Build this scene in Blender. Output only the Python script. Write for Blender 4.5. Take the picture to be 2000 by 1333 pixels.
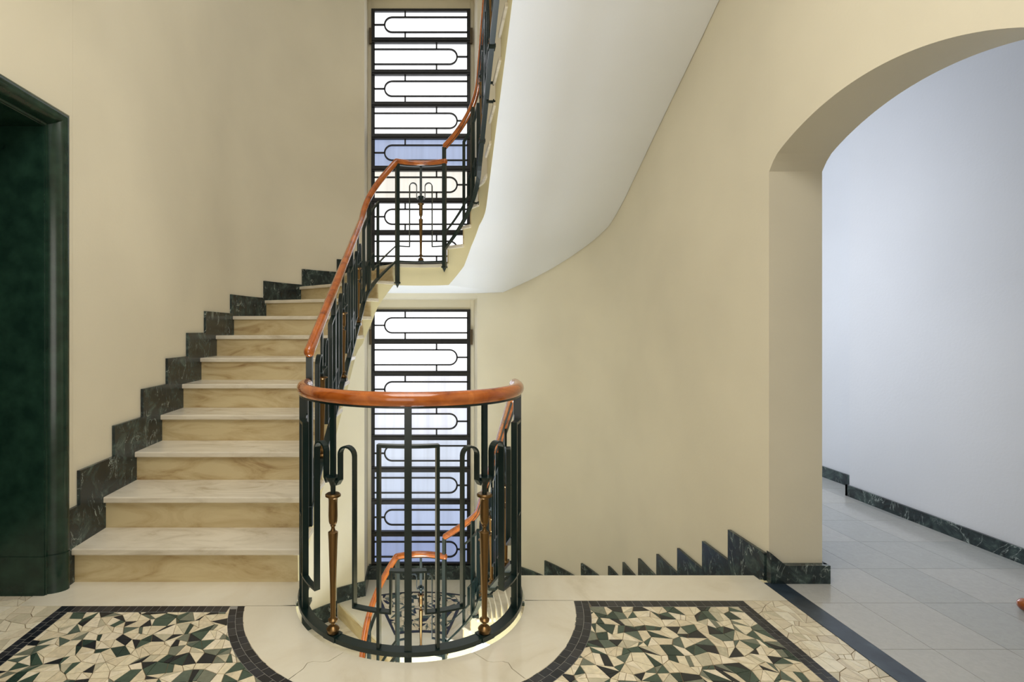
import bpy, math, random
from math import sin, cos, pi, radians, sqrt, atan2
random.seed(7)
S = bpy.context.scene
COL = S.collection
for o in list(bpy.data.objects): bpy.data.objects.remove(o)

# ------------------------------------------------------------------ camera
cam_d = bpy.data.cameras.new('camera'); cam = bpy.data.objects.new('camera', cam_d); COL.objects.link(cam)
cam_d.sensor_width = 36; cam_d.lens = 18.0
cam_d.shift_x = 0.089; cam_d.shift_y = -0.01075
cam_d.clip_start = 0.05; cam_d.clip_end = 60
cam.location = (0, 0, 1.235); cam.rotation_euler = (pi/2, 0, 0)
S.camera = cam
# ------------------------------------------------------------------ world, exposure
w = bpy.data.worlds.new('world'); S.world = w; w.use_nodes = True
w.node_tree.nodes['Background'].inputs[0].default_value = (0.86, 0.93, 1.0, 1)
w.node_tree.nodes['Background'].inputs[1].default_value = 0.6
S.view_settings.view_transform = 'Standard'; S.view_settings.look = 'None'
S.view_settings.exposure = 0.0; S.view_settings.gamma = 1.0; S.view_settings.use_curve_mapping = False
try:
    S.cycles.max_bounces = 10; S.cycles.diffuse_bounces = 6; S.cycles.glossy_bounces = 4
    S.cycles.sample_clamp_indirect = 6.0; S.cycles.caustics_reflective = False; S.cycles.caustics_refractive = False
    S.cycles.use_denoising = True
except Exception: pass

WINDOW_E = 1.7         # light given off by the frosted panes
def area(name, loc, rot, sx, sy, power, col):
    d = bpy.data.lights.new(name, 'AREA'); d.shape = 'RECTANGLE'; d.size = sx; d.size_y = sy
    d.energy = power; d.color = col
    o = bpy.data.objects.new(name, d); COL.objects.link(o); o.location = loc; o.rotation_euler = rot
    return o
area('hall_ceiling_light', (0.0, 0.9, 3.45), (0, 0, 0), 1.6, 1.6, 58, (1.0, 0.96, 0.89))
area('hall_front_fill', (-0.6, -1.35, 1.3), (pi/2, 0, 0), 1.6, 2.2, 25, (1.0, 0.97, 0.93))  # unseen fill added behind the camera to lift the risers
area('upper_ceiling_light', (0.2, 2.6, 5.6), (0, 0, 0), 2.2, 1.6, 48, (1.0, 0.98, 0.95))
area('lower_well_fill', (0.0, 2.85, -3.3), (pi, 0, 0), 0.9, 1.5, 225, (0.84, 0.92, 1.0))  # unseen upward fill added to brighten the underside of the flight
area('lower_hall_light', (0.0, 1.2, -0.35), (0, 0, 0), 1.6, 1.6, 30, (1.0, 0.97, 0.92))
area('corridor_end_daylight', (2.6, 7.6, 1.7), (-pi/2, 0, 0), 1.3, 2.4, 65, (0.82, 0.89, 1.0))
area('corridor_side_fill', (1.99, 3.9, 1.7), (0, -pi/2, 0), 2.2, 1.6, 18, (0.92, 0.95, 1.0))  # unseen fill added for the corridor wall, not a real window

# ------------------------------------------------------------------ materials
def lin(c):
    return tuple(((v/255)/12.92 if v/255 <= 0.04045 else ((v/255+0.055)/1.055)**2.4) for v in c) + (1,)
def mat(name):
    m = bpy.data.materials.new(name); m.use_nodes = True
    nt = m.node_tree; b = nt.nodes['Principled BSDF']
    return m, nt, b
def N(nt, t, **kw):
    n = nt.nodes.new(t)
    for k, v in kw.items(): setattr(n, k, v)
    return n
def ramp(nt, stops, interp='LINEAR'):
    r = N(nt, 'ShaderNodeValToRGB'); cr = r.color_ramp; cr.interpolation = interp
    while len(cr.elements) > 1: cr.elements.remove(cr.elements[-1])
    cr.elements[0].position = stops[0][0]; cr.elements[0].color = stops[0][1]
    for p, c in stops[1:]:
        e = cr.elements.new(p); e.color = c
    return r
def noise(nt, scale, detail=4, rough=0.5, dist=0.0, sc=None, coord='Object'):
    tc = N(nt, 'ShaderNodeTexCoord'); mp = N(nt, 'ShaderNodeMapping')
    if sc: mp.inputs['Scale'].default_value = sc
    n = N(nt, 'ShaderNodeTexNoise'); n.inputs['Scale'].default_value = scale; n.inputs['Detail'].default_value = detail
    n.inputs['Roughness'].default_value = rough; n.inputs['Distortion'].default_value = dist
    nt.links.new(tc.outputs[coord], mp.inputs[0]); nt.links.new(mp.outputs[0], n.inputs['Vector'])
    return n
def bump(nt, b, src, strength, distance):
    bp = N(nt, 'ShaderNodeBump'); bp.inputs['Strength'].default_value = strength; bp.inputs['Distance'].default_value = distance
    nt.links.new(src, bp.inputs['Height']); nt.links.new(bp.outputs[0], b.inputs['Normal'])

def plaster(name, c, rough=0.75, var=0.04):
    m, nt, b = mat(name); n = noise(nt, 1.3, 3)
    c1 = tuple(v*(1-var) for v in lin(c)[:3])+(1,); c2 = tuple(min(1, v*(1+var)) for v in lin(c)[:3])+(1,)
    r = ramp(nt, [(0.35, c1), (0.65, c2)]); nt.links.new(n.outputs['Fac'], r.inputs[0]); nt.links.new(r.outputs[0], b.inputs['Base Color'])
    b.inputs['Roughness'].default_value = rough
    n2 = noise(nt, 60, 3); bump(nt, b, n2.outputs['Fac'], 0.12, 0.004)
    return m
M = {}
M['wall'] = plaster('cream_plaster', (222, 215, 194))
M['stringer'] = plaster('pale_yellow_plaster', (222, 213, 172))
M['soffit'] = plaster('white_plaster', (234, 238, 244), 0.8, 0.015)
M['corridor'] = plaster('cool_white_plaster', (216, 218, 222), 0.7, 0.02)

def marble(name, base, mid, vein, scale=2.2, rough=0.22, sc=(1, 1, 1)):
    m, nt, b = mat(name)
    n = noise(nt, scale, 8, 0.62, 1.2, sc)
    r = ramp(nt, [(0.28, lin(vein)), (0.42, lin(mid)), (0.58, lin(base)), (0.8, lin(base))])
    nt.links.new(n.outputs['Fac'], r.inputs[0]); nt.links.new(r.outputs[0], b.inputs['Base Color'])
    b.inputs['Roughness'].default_value = rough
    return m
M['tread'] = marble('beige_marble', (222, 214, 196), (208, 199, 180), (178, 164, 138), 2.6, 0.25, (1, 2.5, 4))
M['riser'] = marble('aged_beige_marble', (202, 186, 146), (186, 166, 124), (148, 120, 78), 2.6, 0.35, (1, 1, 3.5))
M['paving'] = marble('cream_marble', (224, 218, 200), (218, 210, 190), (200, 190, 166), 1.8, 0.10)

m, nt, b = mat('dark_green_marble')
n = noise(nt, 7, 10, 0.72, 1.2)
r = ramp(nt, [(0.36, lin((20, 28, 32))), (0.5, lin((38, 50, 52))), (0.6, lin((62, 78, 76))), (0.68, lin((96, 112, 106)))])
nt.links.new(n.outputs['Fac'], r.inputs[0])
n2 = noise(nt, 4.0, 5, 0.6, 1.8, (1.0, 1.6, 0.7)); sb = N(nt, 'ShaderNodeMath', operation='SUBTRACT'); sb.inputs[1].default_value = 0.5
ab = N(nt, 'ShaderNodeMath', operation='ABSOLUTE'); nt.links.new(n2.outputs['Fac'], sb.inputs[0]); nt.links.new(sb.outputs[0], ab.inputs[0])
rv = ramp(nt, [(0.0, (1, 1, 1, 1)), (0.012, (0, 0, 0, 1))]); nt.links.new(ab.outputs[0], rv.inputs[0])
n3 = noise(nt, 9, 3, 0.5, 0.5); rm = ramp(nt, [(0.48, (0, 0, 0, 1)), (0.62, (1, 1, 1, 1))]); nt.links.new(n3.outputs['Fac'], rm.inputs[0])
ml = N(nt, 'ShaderNodeMath', operation='MULTIPLY'); nt.links.new(rv.outputs[0], ml.inputs[0]); nt.links.new(rm.outputs[0], ml.inputs[1])
mx = N(nt, 'ShaderNodeMix', data_type='RGBA'); nt.links.new(ml.outputs[0], mx.inputs['Factor']); nt.links.new(r.outputs[0], mx.inputs[6]); mx.inputs[7].default_value = lin((168, 180, 174))
nt.links.new(mx.outputs[2], b.inputs['Base Color']); b.inputs['Roughness'].default_value = 0.22
M['green'] = m
m, nt, b = mat('slate_green_strip')
n = noise(nt, 6, 8, 0.65, 1.5)
r = ramp(nt, [(0.3, lin((32, 42, 52))), (0.6, lin((54, 66, 78))), (0.72, lin((84, 98, 106)))])
nt.links.new(n.outputs['Fac'], r.inputs[0]); nt.links.new(r.outputs[0], b.inputs['Base Color']); b.inputs['Roughness'].default_value = 0.3
M['strip'] = m

def island_mat(name, stops, rough, mottled=0.25):
    m, nt, b = mat(name)
    g = N(nt, 'ShaderNodeNewGeometry')
    r = ramp(nt, stops, 'CONSTANT'); nt.links.new(g.outputs['Random Per Island'], r.inputs[0])
    n = noise(nt, 38, 6, 0.6, 1.0); r2 = ramp(nt, [(0.3, (1-mottled, 1-mottled, 1-mottled, 1)), (0.7, (1+mottled*0.3,)*3+(1,))])
    nt.links.new(n.outputs['Fac'], r2.inputs[0])
    mx = N(nt, 'ShaderNodeMix', data_type='RGBA', blend_type='MULTIPLY'); mx.inputs['Factor'].default_value = 1
    nt.links.new(r.outputs[0], mx.inputs[6]); nt.links.new(r2.outputs[0], mx.inputs[7]); nt.links.new(mx.outputs[2], b.inputs['Base Color'])
    b.inputs['Roughness'].default_value = rough
    return m
M['mosaic'] = island_mat('crazy_mosaic', [
    (0.0, lin((232, 220, 190))), (0.2, lin((222, 208, 178))), (0.4, lin((238, 226, 200))), (0.56, lin((196, 188, 162))),
    (0.62, lin((70, 88, 76))), (0.70, lin((92, 104, 92))), (0.76, lin((48, 66, 58))), (0.83, lin((30, 34, 40))), (0.93, lin((120, 124, 108)))], 0.25, 0.22)
M['white_mosaic'] = island_mat('pale_crazy_mosaic', [
    (0.0, lin((232, 222, 196))), (0.3, lin((222, 210, 184))), (0.55, lin((214, 202, 178))), (0.75, lin((236, 228, 206))), (0.9, lin((205, 196, 170)))], 0.25, 0.12)
M['band'] = island_mat('dark_band_tiles', [
    (0.0, lin((36, 38, 46))), (0.35, lin((28, 30, 38))), (0.6, lin((44, 46, 54))), (0.85, lin((52, 52, 56)))], 0.28, 0.3)
M['tile'] = island_mat('pale_marble_tile', [
    (0.0, lin((186, 185, 180))), (0.3, lin((178, 179, 175))), (0.6, lin((192, 190, 183))), (0.8, lin((174, 176, 172)))], 0.16, 0.08)
m, nt, b = mat('grout'); b.inputs['Base Color'].default_value = lin((128, 108, 78)); b.inputs['Roughness'].default_value = 0.9; M['grout'] = m
m, nt, b = mat('grey_bedding'); b.inputs['Base Color'].default_value = lin((140, 138, 132)); b.inputs['Roughness'].default_value = 0.9; M['bed'] = m
m, nt, b = mat('tile_joint'); b.inputs['Base Color'].default_value = lin((84, 84, 80)); b.inputs['Roughness'].default_value = 0.9; M['joint'] = m

m, nt, b = mat('green_black_iron'); b.inputs['Base Color'].default_value = lin((17, 34, 33)); b.inputs['Roughness'].default_value = 0.28
b.inputs['Metallic'].default_value = 0.0; M['iron'] = m
m, nt, b = mat('black_iron'); b.inputs['Base Color'].default_value = lin((11, 12, 16)); b.inputs['Roughness'].default_value = 0.45; M['black'] = m
m, nt, b = mat('aged_brass'); b.inputs['Base Color'].default_value = lin((116, 90, 56)); b.inputs['Roughness'].default_value = 0.3; b.inputs['Metallic'].default_value = 0.9; M['brass'] = m
m, nt, b = mat('steel_hardware'); b.inputs['Base Color'].default_value = lin((88, 76, 58)); b.inputs['Roughness'].default_value = 0.4; b.inputs['Metallic'].default_value = 0.6; M['steel'] = m
m, nt, b = mat('varnished_wood')
n = noise(nt, 5.5, 7, 0.62, 1.6, (1, 1, 1.3))
r = ramp(nt, [(0.30, lin((88, 42, 18))), (0.42, lin((150, 76, 28))), (0.6, lin((176, 96, 36))), (0.75, lin((196, 114, 46)))])
nt.links.new(n.outputs['Fac'], r.inputs[0]); nt.links.new(r.outputs[0], b.inputs['Base Color']); b.inputs['Roughness'].default_value = 0.16
b.inputs['Coat Weight'].default_value = 0.5; b.inputs['Coat Roughness'].default_value = 0.06
M['wood'] = m
m, nt, b = mat('dark_green_gloss_paint'); n = noise(nt, 14, 6)
r = ramp(nt, [(0.35, lin((20, 42, 34))), (0.7, lin((34, 60, 48)))])
nt.links.new(n.outputs['Fac'], r.inputs[0]); nt.links.new(r.outputs[0], b.inputs['Base Color']); b.inputs['Roughness'].default_value = 0.2
M['door'] = m

# frosted pane lit by the daylight behind it: vertical reeding, cooler towards the courtyard below
def pane_mat(name, c, e):
    m, nt, b = mat(name)
    n = noise(nt, 1.0, 2, 0.5, 0, (14, 1, 0.6))
    r = ramp(nt, [(0.3, tuple(v*0.86 for v in lin(c)[:3])+(1,)), (0.6, lin(c))])
    nt.links.new(n.outputs['Fac'], r.inputs[0]); nt.links.new(r.outputs[0], b.inputs['Emission Color'])
    b.inputs['Emission Strength'].default_value = e; b.inputs['Base Color'].default_value = lin((90, 95, 105)); b.inputs['Roughness'].default_value = 0.25
    return m
M['pane_bright'] = pane_mat('frosted_pane_bright', (250, 251, 255), WINDOW_E)
PANES = {1: ['b', 'b', 'b', 'b', (168, 182, 214), (255, 250, 238), 'b', 'b'],
         2: ['b', 'b', (250, 250, 255), (240, 243, 253), (212, 221, 238), (200, 211, 232), (178, 192, 224), (140, 154, 194)]}
PMAT = {k: [M['pane_bright'] if c == 'b' else pane_mat('frosted_pane_tinted', c, 1.02) for c in v] for k, v in PANES.items()}

# ------------------------------------------------------------------ object helpers
def new(name, verts, faces, m, parent=None, smooth=False, mats=None, fm=None):
    me = bpy.data.meshes.new(name); me.from_pydata([tuple(v) for v in verts], [], faces); me.validate()
    for x in (mats or [m]): me.materials.append(x)
    if fm:
        for p, i in zip(me.polygons, fm): p.material_index = i
    me.update()
    if smooth:
        for p in me.polygons: p.use_smooth = True
        try: me.set_sharp_from_angle(angle=radians(38))
        except Exception: pass
    o = bpy.data.objects.new(name, me); COL.objects.link(o)
    if parent is not None: o.parent = parent
    return o
def fixn(o):
    import bmesh
    bm = bmesh.new(); bm.from_mesh(o.data); bmesh.ops.recalc_face_normals(bm, faces=bm.faces); bm.to_mesh(o.data); bm.free(); return o
def empty(name, label=None, cat=None, kind=None, group=None, loc=(0, 0, 0)):
    o = bpy.data.objects.new(name, None); COL.objects.link(o); o.location = loc; o.empty_display_size = 0.1
    return tag(o, label, cat, kind, group)
def tag(o, label=None, cat=None, kind=None, group=None):
    if label: o['label'] = label
    if cat: o['category'] = cat
    if kind: o['kind'] = kind
    if group: o['group'] = group
    return o
class MB:
    def __init__(s): s.v = []; s.f = []; s.m = []
    def add(s, v, f, mi=0):
        k = len(s.v); s.v += [tuple(x) for x in v]; s.f += [tuple(i+k for i in q) for q in f]; s.m += [mi]*len(f)
    def box(s, x0, x1, y0, y1, z0, z1, mi=0):
        s.add([(x0,y0,z0),(x1,y0,z0),(x1,y1,z0),(x0,y1,z0),(x0,y0,z1),(x1,y0,z1),(x1,y1,z1),(x0,y1,z1)],
              [(0,3,2,1),(4,5,6,7),(0,1,5,4),(1,2,6,5),(2,3,7,6),(3,0,4,7)], mi)
    def prism(s, poly, z0, z1, mi=0, mi_side=None):
        n = len(poly); zz0 = z0 if isinstance(z0, (list, tuple)) else [z0]*n; zz1 = z1 if isinstance(z1, (list, tuple)) else [z1]*n
        s.add([(p[0], p[1], zz0[i]) for i, p in enumerate(poly)] + [(p[0], p[1], zz1[i]) for i, p in enumerate(poly)],
              [tuple(range(n-1, -1, -1)), tuple(range(n, 2*n))], mi)
        k = len(s.v)-2*n
        for i in range(n):
            j = (i+1) % n; s.f.append((k+i, k+j, k+n+j, k+n+i)); s.m.append(mi if mi_side is None else mi_side)
    def strip(s, inner, outer, z0, z1, mi=0, mi_side=None, caps=True):
        """closed band between two plan polylines"""
        n = len(inner); ms = mi if mi_side is None else mi_side
        z0l = z0 if isinstance(z0, list) else [z0]*n; z1l = z1 if isinstance(z1, list) else [z1]*n
        k = len(s.v)
        for i in range(n):
            a, b_ = inner[i], outer[i]
            s.v += [(a[0],a[1],z0l[i]), (b_[0],b_[1],z0l[i]), (a[0],a[1],z1l[i]), (b_[0],b_[1],z1l[i])]
        for i in range(n-1):
            p = k+4*i; q = p+4
            for f, mm in (((p,q,q+1,p+1), ms), ((p+2,p+3,q+3,q+2), mi), ((p,p+2,q+2,q), ms), ((p+1,q+1,q+3,p+3), ms)):
                s.f.append(f); s.m.append(mm)
        if caps:
            for p in (k, k+4*(n-1)): s.f.append((p,p+1,p+3,p+2)); s.m.append(ms)
    def build(s, name, m, parent=None, smooth=False, mats=None):
        return fixn(new(name, s.v, s.f, m, parent, smooth, mats, s.m))

# ------------------------------------------------------------------ the plan of the stairwell
RISE = 0.17; STOREY = 22*RISE; HALF = 11*RISE
C0 = (-0.048, 2.43); C1 = (0.0, 4.4); RW = 0.56; RR = 0.50; RO = 1.714
Q = RR*pi/2; L = C1[1]-C0[1]; UC = Q+L+Q
def axis_x(y): return C0[0] + (C1[0]-C0[0])*(y-C0[1])/L
def W(u, side, R=RR):
    """point on the well outline: u=0 front middle, growing along the given side to the back"""
    if u < Q:
        t = u/RR; return (C0[0]+side*R*sin(t), C0[1]-R*cos(t))
    if u < Q+L:
        y = C0[1]+u-Q; return (axis_x(y)+side*R, y)
    t = (u-Q-L)/RR; return (C1[0]+side*R*cos(t), C1[1]+R*sin(t))
def inn(a, side, R=RW):
    if a < 4.4: return (axis_x(a)+side*R, a)
    t = (a-4.4)/RW; return (side*R*cos(t), 4.4+R*sin(t))
def out(b_, side, R=RO):
    if b_ < 4.4: return (side*R, b_)
    t = (b_-4.4)/RO; return (side*R*cos(t), 4.4+R*sin(t))
A = [None, 2.52, 2.77, 3.07, 3.37, 3.67, 3.97, 4.27] + [4.4+radians(d)*RW for d in (21, 34.4, 44, 62)]
B = [None, 2.52, 2.77, 3.07, 3.37, 3.67, 3.97, 4.27] + [4.4+radians(d)*RO for d in (7.5, 25, 41, 57)]
AR = [None, 2.55, 2.83, 3.11, 3.41, 3.71, 4.00, 4.29] + A[8:]
BR = [None, 2.55, 2.83, 3.11, 3.41, 3.71, 4.00, 4.29] + B[8:]
def band(a0, a1, b0, b1, side, ri=RW, ro=RO, n=6):
    i_ = [inn(a0+(a1-a0)*t/n, side, ri) for t in range(n+1)]; o_ = [out(b0+(b1-b0)*t/n, side, ro) for t in range(n+1)]
    return i_, o_

# ------------------------------------------------------------------ floor slab with the well cut out
def slab_with_hole(mb, zb, zt, x0, x1, y0, y1, mi_top=0, mi_side=1):
    ths = sorted(set([-90+i*3 for i in range(61)] + [math.degrees(atan2(x0-C0[0], C0[1]-y0)), math.degrees(atan2(x1-C0[0], C0[1]-y0))]))
    i_, o_ = [], []
    for t in ths:
        a = radians(t); dx, dy = sin(a), -cos(a)
        i_.append((C0[0]+RW*dx, C0[1]+RW*dy))
        c = []
        if dx > 1e-6: c.append((x1-C0[0])/dx)
        if dx < -1e-6: c.append((x0-C0[0])/dx)
        if dy < -1e-6: c.append((y0-C0[1])/dy)
        k = min(c); o_.append((C0[0]+k*dx, C0[1]+k*dy))
    mb.strip(i_, o_, zb, zt, mi_top, mi_side, caps=False)
    mb.box(x0, C0[0]-RW, C0[1], y1-0.01, zb, zt, mi_side); mb.box(C0[0]+RW, x1, C0[1], y1, zb, zt, mi_side)
mb = MB(); slab_with_hole(mb, -0.21, -0.004, -1.72, 1.72, -1.5, 2.54)
mb.box(-2.5, -1.72, 1.0, 2.40, -0.21, -0.004)
floor = mb.build('floor', None, mats=[M['grout'], M['stringer']]); tag(floor, kind='structure')
mb = MB(); slab_with_hole(mb, -0.21+STOREY, STOREY, -1.72, 1.72, -1.5, 2.54)
ceil = mb.build('ceiling', None, mats=[M['paving'], M['soffit']]); tag(ceil, kind='structure')

def annulus(r0, r1, t0f, t1f, z0, z1, mb, n=40):
    i_ = []; o_ = []
    for k in range(n+1):
        t = k/n
        a = t0f(r0)*(1-t)+t1f(r0)*t; b_ = t0f(r1)*(1-t)+t1f(r1)*t
        i_.append((C0[0]+r0*sin(radians(a)), C0[1]-r0*cos(radians(a)))); o_.append((C0[0]+r1*sin(radians(b_)), C0[1]-r1*cos(radians(b_))))
    mb.strip(i_, o_, z0, z1)
YL, YR = 2.29, 2.335       # front edges of the two threshold slabs
def limL(r): return -math.degrees(math.acos((C0[1]-YL-0.002)/r))
def limR(r): return math.degrees(math.acos((C0[1]-YR-0.002)/r))
def seam(side):
    # cramp joint with a small ogee between the curved kerb stones
    pts = [(0.54, 27.5), (0.60, 29.5), (0.615, 31), (0.63, 34), (0.65, 35), (0.68, 34), (0.75, 34)]
    def f(r):
        for (r0, a0), (r1, a1) in zip(pts, pts[1:]):
            if r <= r1+1e-6: return side*(a0+(a1-a0)*(r-r0)/(r1-r0))
        return side*pts[-1][1]
    return f
def kerb(t0f, t1f):
    mb = MB(); rs = [0.53, 0.60, 0.615, 0.63, 0.65, 0.68, 0.75]
    n = 30; grid = []
    for r in rs:
        a0, a1 = t0f(max(r, 0.55)), t1f(max(r, 0.55))
        grid.append([(C0[0]+r*sin(radians(a0+(a1-a0)*k/n)), C0[1]-r*cos(radians(a0+(a1-a0)*k/n))) for k in range(n+1)])
    for g0, g1 in zip(grid, grid[1:]): pass
    v = []; f = []
    for z in (0.0, -0.03):
        for g in grid: v += [(p[0], p[1], z) for p in g]
    R_, n1 = len(rs), n+1
    for z in range(2):
        for i in range(R_-1):
            for k in range(n):
                a = z*R_*n1+i*n1+k; f.append((a, a+1, a+n1+1, a+n1))
    o = R_*n1
    for k in range(n):
        f.append((k, k+1, o+k+1, o+k)); a = (R_-1)*n1+k; f.append((a, a+1, o+a+1, o+a))
    for i in range(R_-1):
        a = i*n1; f.append((a, a+n1, o+a+n1, o+a)); a += n; f.append((a, a+n1, o+a+n1, o+a))
    mb.add(v, f); return mb
g = 0.12
for a, b_ in ((limL, lambda r: seam(-1)(r)-g), (lambda r: seam(-1)(r)+g, lambda r: seam(1)(r)-g), (lambda r: seam(1)(r)+g, limR)):
    kerb(a, b_).build('kerb_stone', M['paving'], floor)
def slab_poly(x_out, y0, y1, side):
    pts = []
    n = 10
    for k in range(n+1):
        y = y0+(y1-y0)*k/n
        x = C0[0]+side*(sqrt(max(0, 0.53**2-(C0[1]-y)**2)) if y < C0[1] else 0.53)
        pts.append((x, y))
    return pts + [(x_out, y1), (x_out, y0)]
mb = MB(); mb.prism(slab_poly(-1.80, YL, 2.52, -1), -0.03, 0.0); mb.build('threshold_slab', M['paving'], floor)
mb = MB(); mb.prism(slab_poly(1.674, YR, 2.575, 1), -0.03, 0.0); mb.build('threshold_slab', M['paving'], floor)

def inset(poly, d):
    cx = sum(p[0] for p in poly)/len(poly); cy = sum(p[1] for p in poly)/len(poly); o = []
    for p in poly:
        dx, dy = p[0]-cx, p[1]-cy; l = max(1e-6, sqrt(dx*dx+dy*dy)); k = max(0.2, (l-d)/l)
        o.append((cx+dx*k, cy+dy*k))
    return o
def crazy(mapf, nx, ny, jit, rnd, split=0.5, gap=0.0016, keep=None):
    """irregular hand-cut pieces on a unit grid nx x ny; mapf takes grid coordinates to the floor"""
    P = {}
    for i in range(nx+1):
        for j in range(ny+1):
            jx = rnd.uniform(-jit, jit) if 0 < i < nx else 0; jy = rnd.uniform(-jit, jit) if 0 < j < ny else 0
            P[i, j] = mapf((i+jx)/nx, (j+jy)/ny)
    out_ = []
    for i in range(nx):
        for j in range(ny):
            a, b_, c, d = P[i, j], P[i+1, j], P[i+1, j+1], P[i, j+1]
            r = rnd.random()
            if r < split/2: ps = [[a, b_, c], [a, c, d]]
            elif r < split: ps = [[a, b_, d], [b_, c, d]]
            elif r < split+0.2:
                t = rnd.uniform(0.35, 0.65); s_ = rnd.uniform(0.2, 0.8)
                e = tuple(a[k]*(1-t)+b_[k]*t for k in (0, 1)); h = tuple(d[k]*(1-s_)+c[k]*s_ for k in (0, 1)); ps = [[a, e, h, d], [e, b_, c, h]]
            else: ps = [[a, b_, c, d]]
            out_ += [p for p in ps if keep is None or keep(p)]
    return [inset(p, gap) for p in out_]
def tiles(name, polys, z, m, parent, thick=0.004):
    v = []; f = []
    for p in polys:
        k = len(v); n = len(p)
        v += [(q[0], q[1], z) for q in p] + [(q[0], q[1], z-thick) for q in p]
        f.append(tuple(range(k, k+n)))
        for i in range(n): f.append((k+i, k+n+i, k+n+(i+1) % n, k+(i+1) % n))
    return fixn(new(name, v, f, m, parent))
rnd = random.Random(3)
def rect(x0, x1, y0, y1): return lambda s, t: (x0+(x1-x0)*s, y0+(y1-y0)*t)
outside = lambda p: all((q[0]-C0[0])**2+(q[1]-C0[1])**2 > 0.70**2 for q in p)
BW = 0.055
tiles('mosaic_panel', crazy(rect(-1.55, 1.42, 0.35, 2.285), 62, 40, 0.42, rnd, 0.55, 0.0019, outside), -0.0012, M['mosaic'], floor)
tiles('pale_mosaic_border', crazy(rect(-2.45, -1.605, 0.35, YL), 15, 32, 0.4, rnd, 0.35, 0.002), -0.0012, M['white_mosaic'], floor)
tiles('pale_mosaic_border', crazy(rect(-2.45, -1.805, YL, 2.395), 11, 2, 0.3, rnd, 0.35, 0.002), -0.0012, M['white_mosaic'], floor)
tiles('pale_mosaic_border', crazy(rect(1.469, 1.676, 0.35, YR), 5, 38, 0.4, rnd, 0.5, 0.002), -0.0012, M['white_mosaic'], floor)
# bands of small dark tiles, two rows wide
def band_tiles(name, f, n, rows=2, z=0.0006):
    ps = []
    for r_ in range(rows):
        off = 0.5 if r_ % 2 else 0
        for k in range(n):
            a, b_ = (k+off)/n, (k+1+off)/n
            if b_ > 1: b_ = 1
            if b_-a < 1e-4: continue
            ps.append(inset([f(a, r_/rows), f(b_, r_/rows), f(b_, (r_+1)/rows), f(a, (r_+1)/rows)], 0.0020))
    return tiles(name, ps, z, M['band'], floor, 0.006)
def grout_strip(i_, o_):
    mb = MB(); mb.strip(i_, o_, -0.005, -0.0004); mb.build('band_bedding', M['bed'], floor)
r0, r1 = 0.752, 0.815
yLL = (C0[1]-YL); yRR = (C0[1]-YR)
def arcp(a, r): return (C0[0]+r*sin(radians(a)), C0[1]-r*cos(radians(a)))
def curvef(s, t):
    r = r0+(r1-r0)*t; a0 = -math.degrees(math.acos((yLL+0.001)/r)); a1 = math.degrees(math.acos((yRR+0.001)/r)); return arcp(a0+(a1-a0)*s, r)
band_tiles('curved_dark_band', curvef, 44)
grout_strip([curvef(k/60, 0) for k in range(61)], [curvef(k/60, 1) for k in range(61)])
xL = C0[0]-sqrt(r1**2-yLL**2); xR = C0[0]+sqrt(r1**2-yRR**2)
for nm, rc, n_, hor in (('top', (-1.605, xL, YL-0.05, YL-0.001), 22, 1), ('top', (xR, 1.469, YR-0.05, YR-0.001), 18, 1),
                   ('side', (-1.605, -1.545, 0.35, YL-0.051), 48, 0), ('side', (1.415, 1.469, 0.35, YR-0.051), 48, 0)):
    if hor: f_ = lambda s, t, rc=rc: (rc[0]+(rc[1]-rc[0])*s, rc[2]+(rc[3]-rc[2])*t)
    else: f_ = lambda s, t, rc=rc: (rc[0]+(rc[1]-rc[0])*t, rc[2]+(rc[3]-rc[2])*s)
    band_tiles('dark_band', f_, n_, 2 if not hor else 1)
    grout_strip([f_(0, 0), f_(1, 0)], [f_(0, 1), f_(1, 1)])
# threshold strip of dark stone and the corridor floor
mb = MB(); mb.box(1.676, 1.772, 0.2, 2.50, -0.02, 0.001); mb.build('threshold_strip', M['strip'], floor)
mb = MB(); mb.box(1.72, 3.5, -1.5, 8.2, -0.2, -0.003); cf = mb.build('floor_corridor', M['joint']); tag(cf, kind='structure')
ps = []
y = -1.5+0.148
jx = [1.774]+[1.98+0.2865*k for k in range(6)]
for a, b_ in zip(jx, jx[1:]):
    yy = 2.314-0.335*10
    while yy < 8.0:
        ps.append([(a+0.001, yy+0.001), (b_-0.001, yy+0.001), (b_-0.001, yy+0.334), (a+0.001, yy+0.334)]); yy += 0.335
tiles('floor_tiles', ps, 0.0, M['tile'], cf, 0.005)

# ------------------------------------------------------------------ walls
ZB, ZT = -3.74, 5.9
OX = 0.66; PHI_O = math.acos(OX/RO)     # window recess starts here on the curved wall
def curved_wall(name, side, y0, th=0.25):
    mb = MB(); vs = []
    n = 14
    i_ = [(side*RO, y0), (side*RO, 4.4)]; o_ = [(side*(RO+th), y0), (side*(RO+th), 4.4)]
    N_ = 40
    for k in range(1, N_+1):
        t = PHI_O*k/N_; i_.append((side*RO*cos(t), 4.4+RO*sin(t))); o_.append((side*(RO+th+0.2)*cos(t), 4.4+(RO+th+0.2)*sin(t)))
    i_.append((side*OX, 6.45)); o_.append((side*(OX+0.12), 6.52))
    mb.strip(i_, o_, ZB, ZT)
    o = mb.build(name, M['wall'], smooth=True); return tag(o, kind='structure')
wl = curved_wall('wall_left', -1, 2.521)
wr = curved_wall('wall_right', 1, 2.5205)
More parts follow.
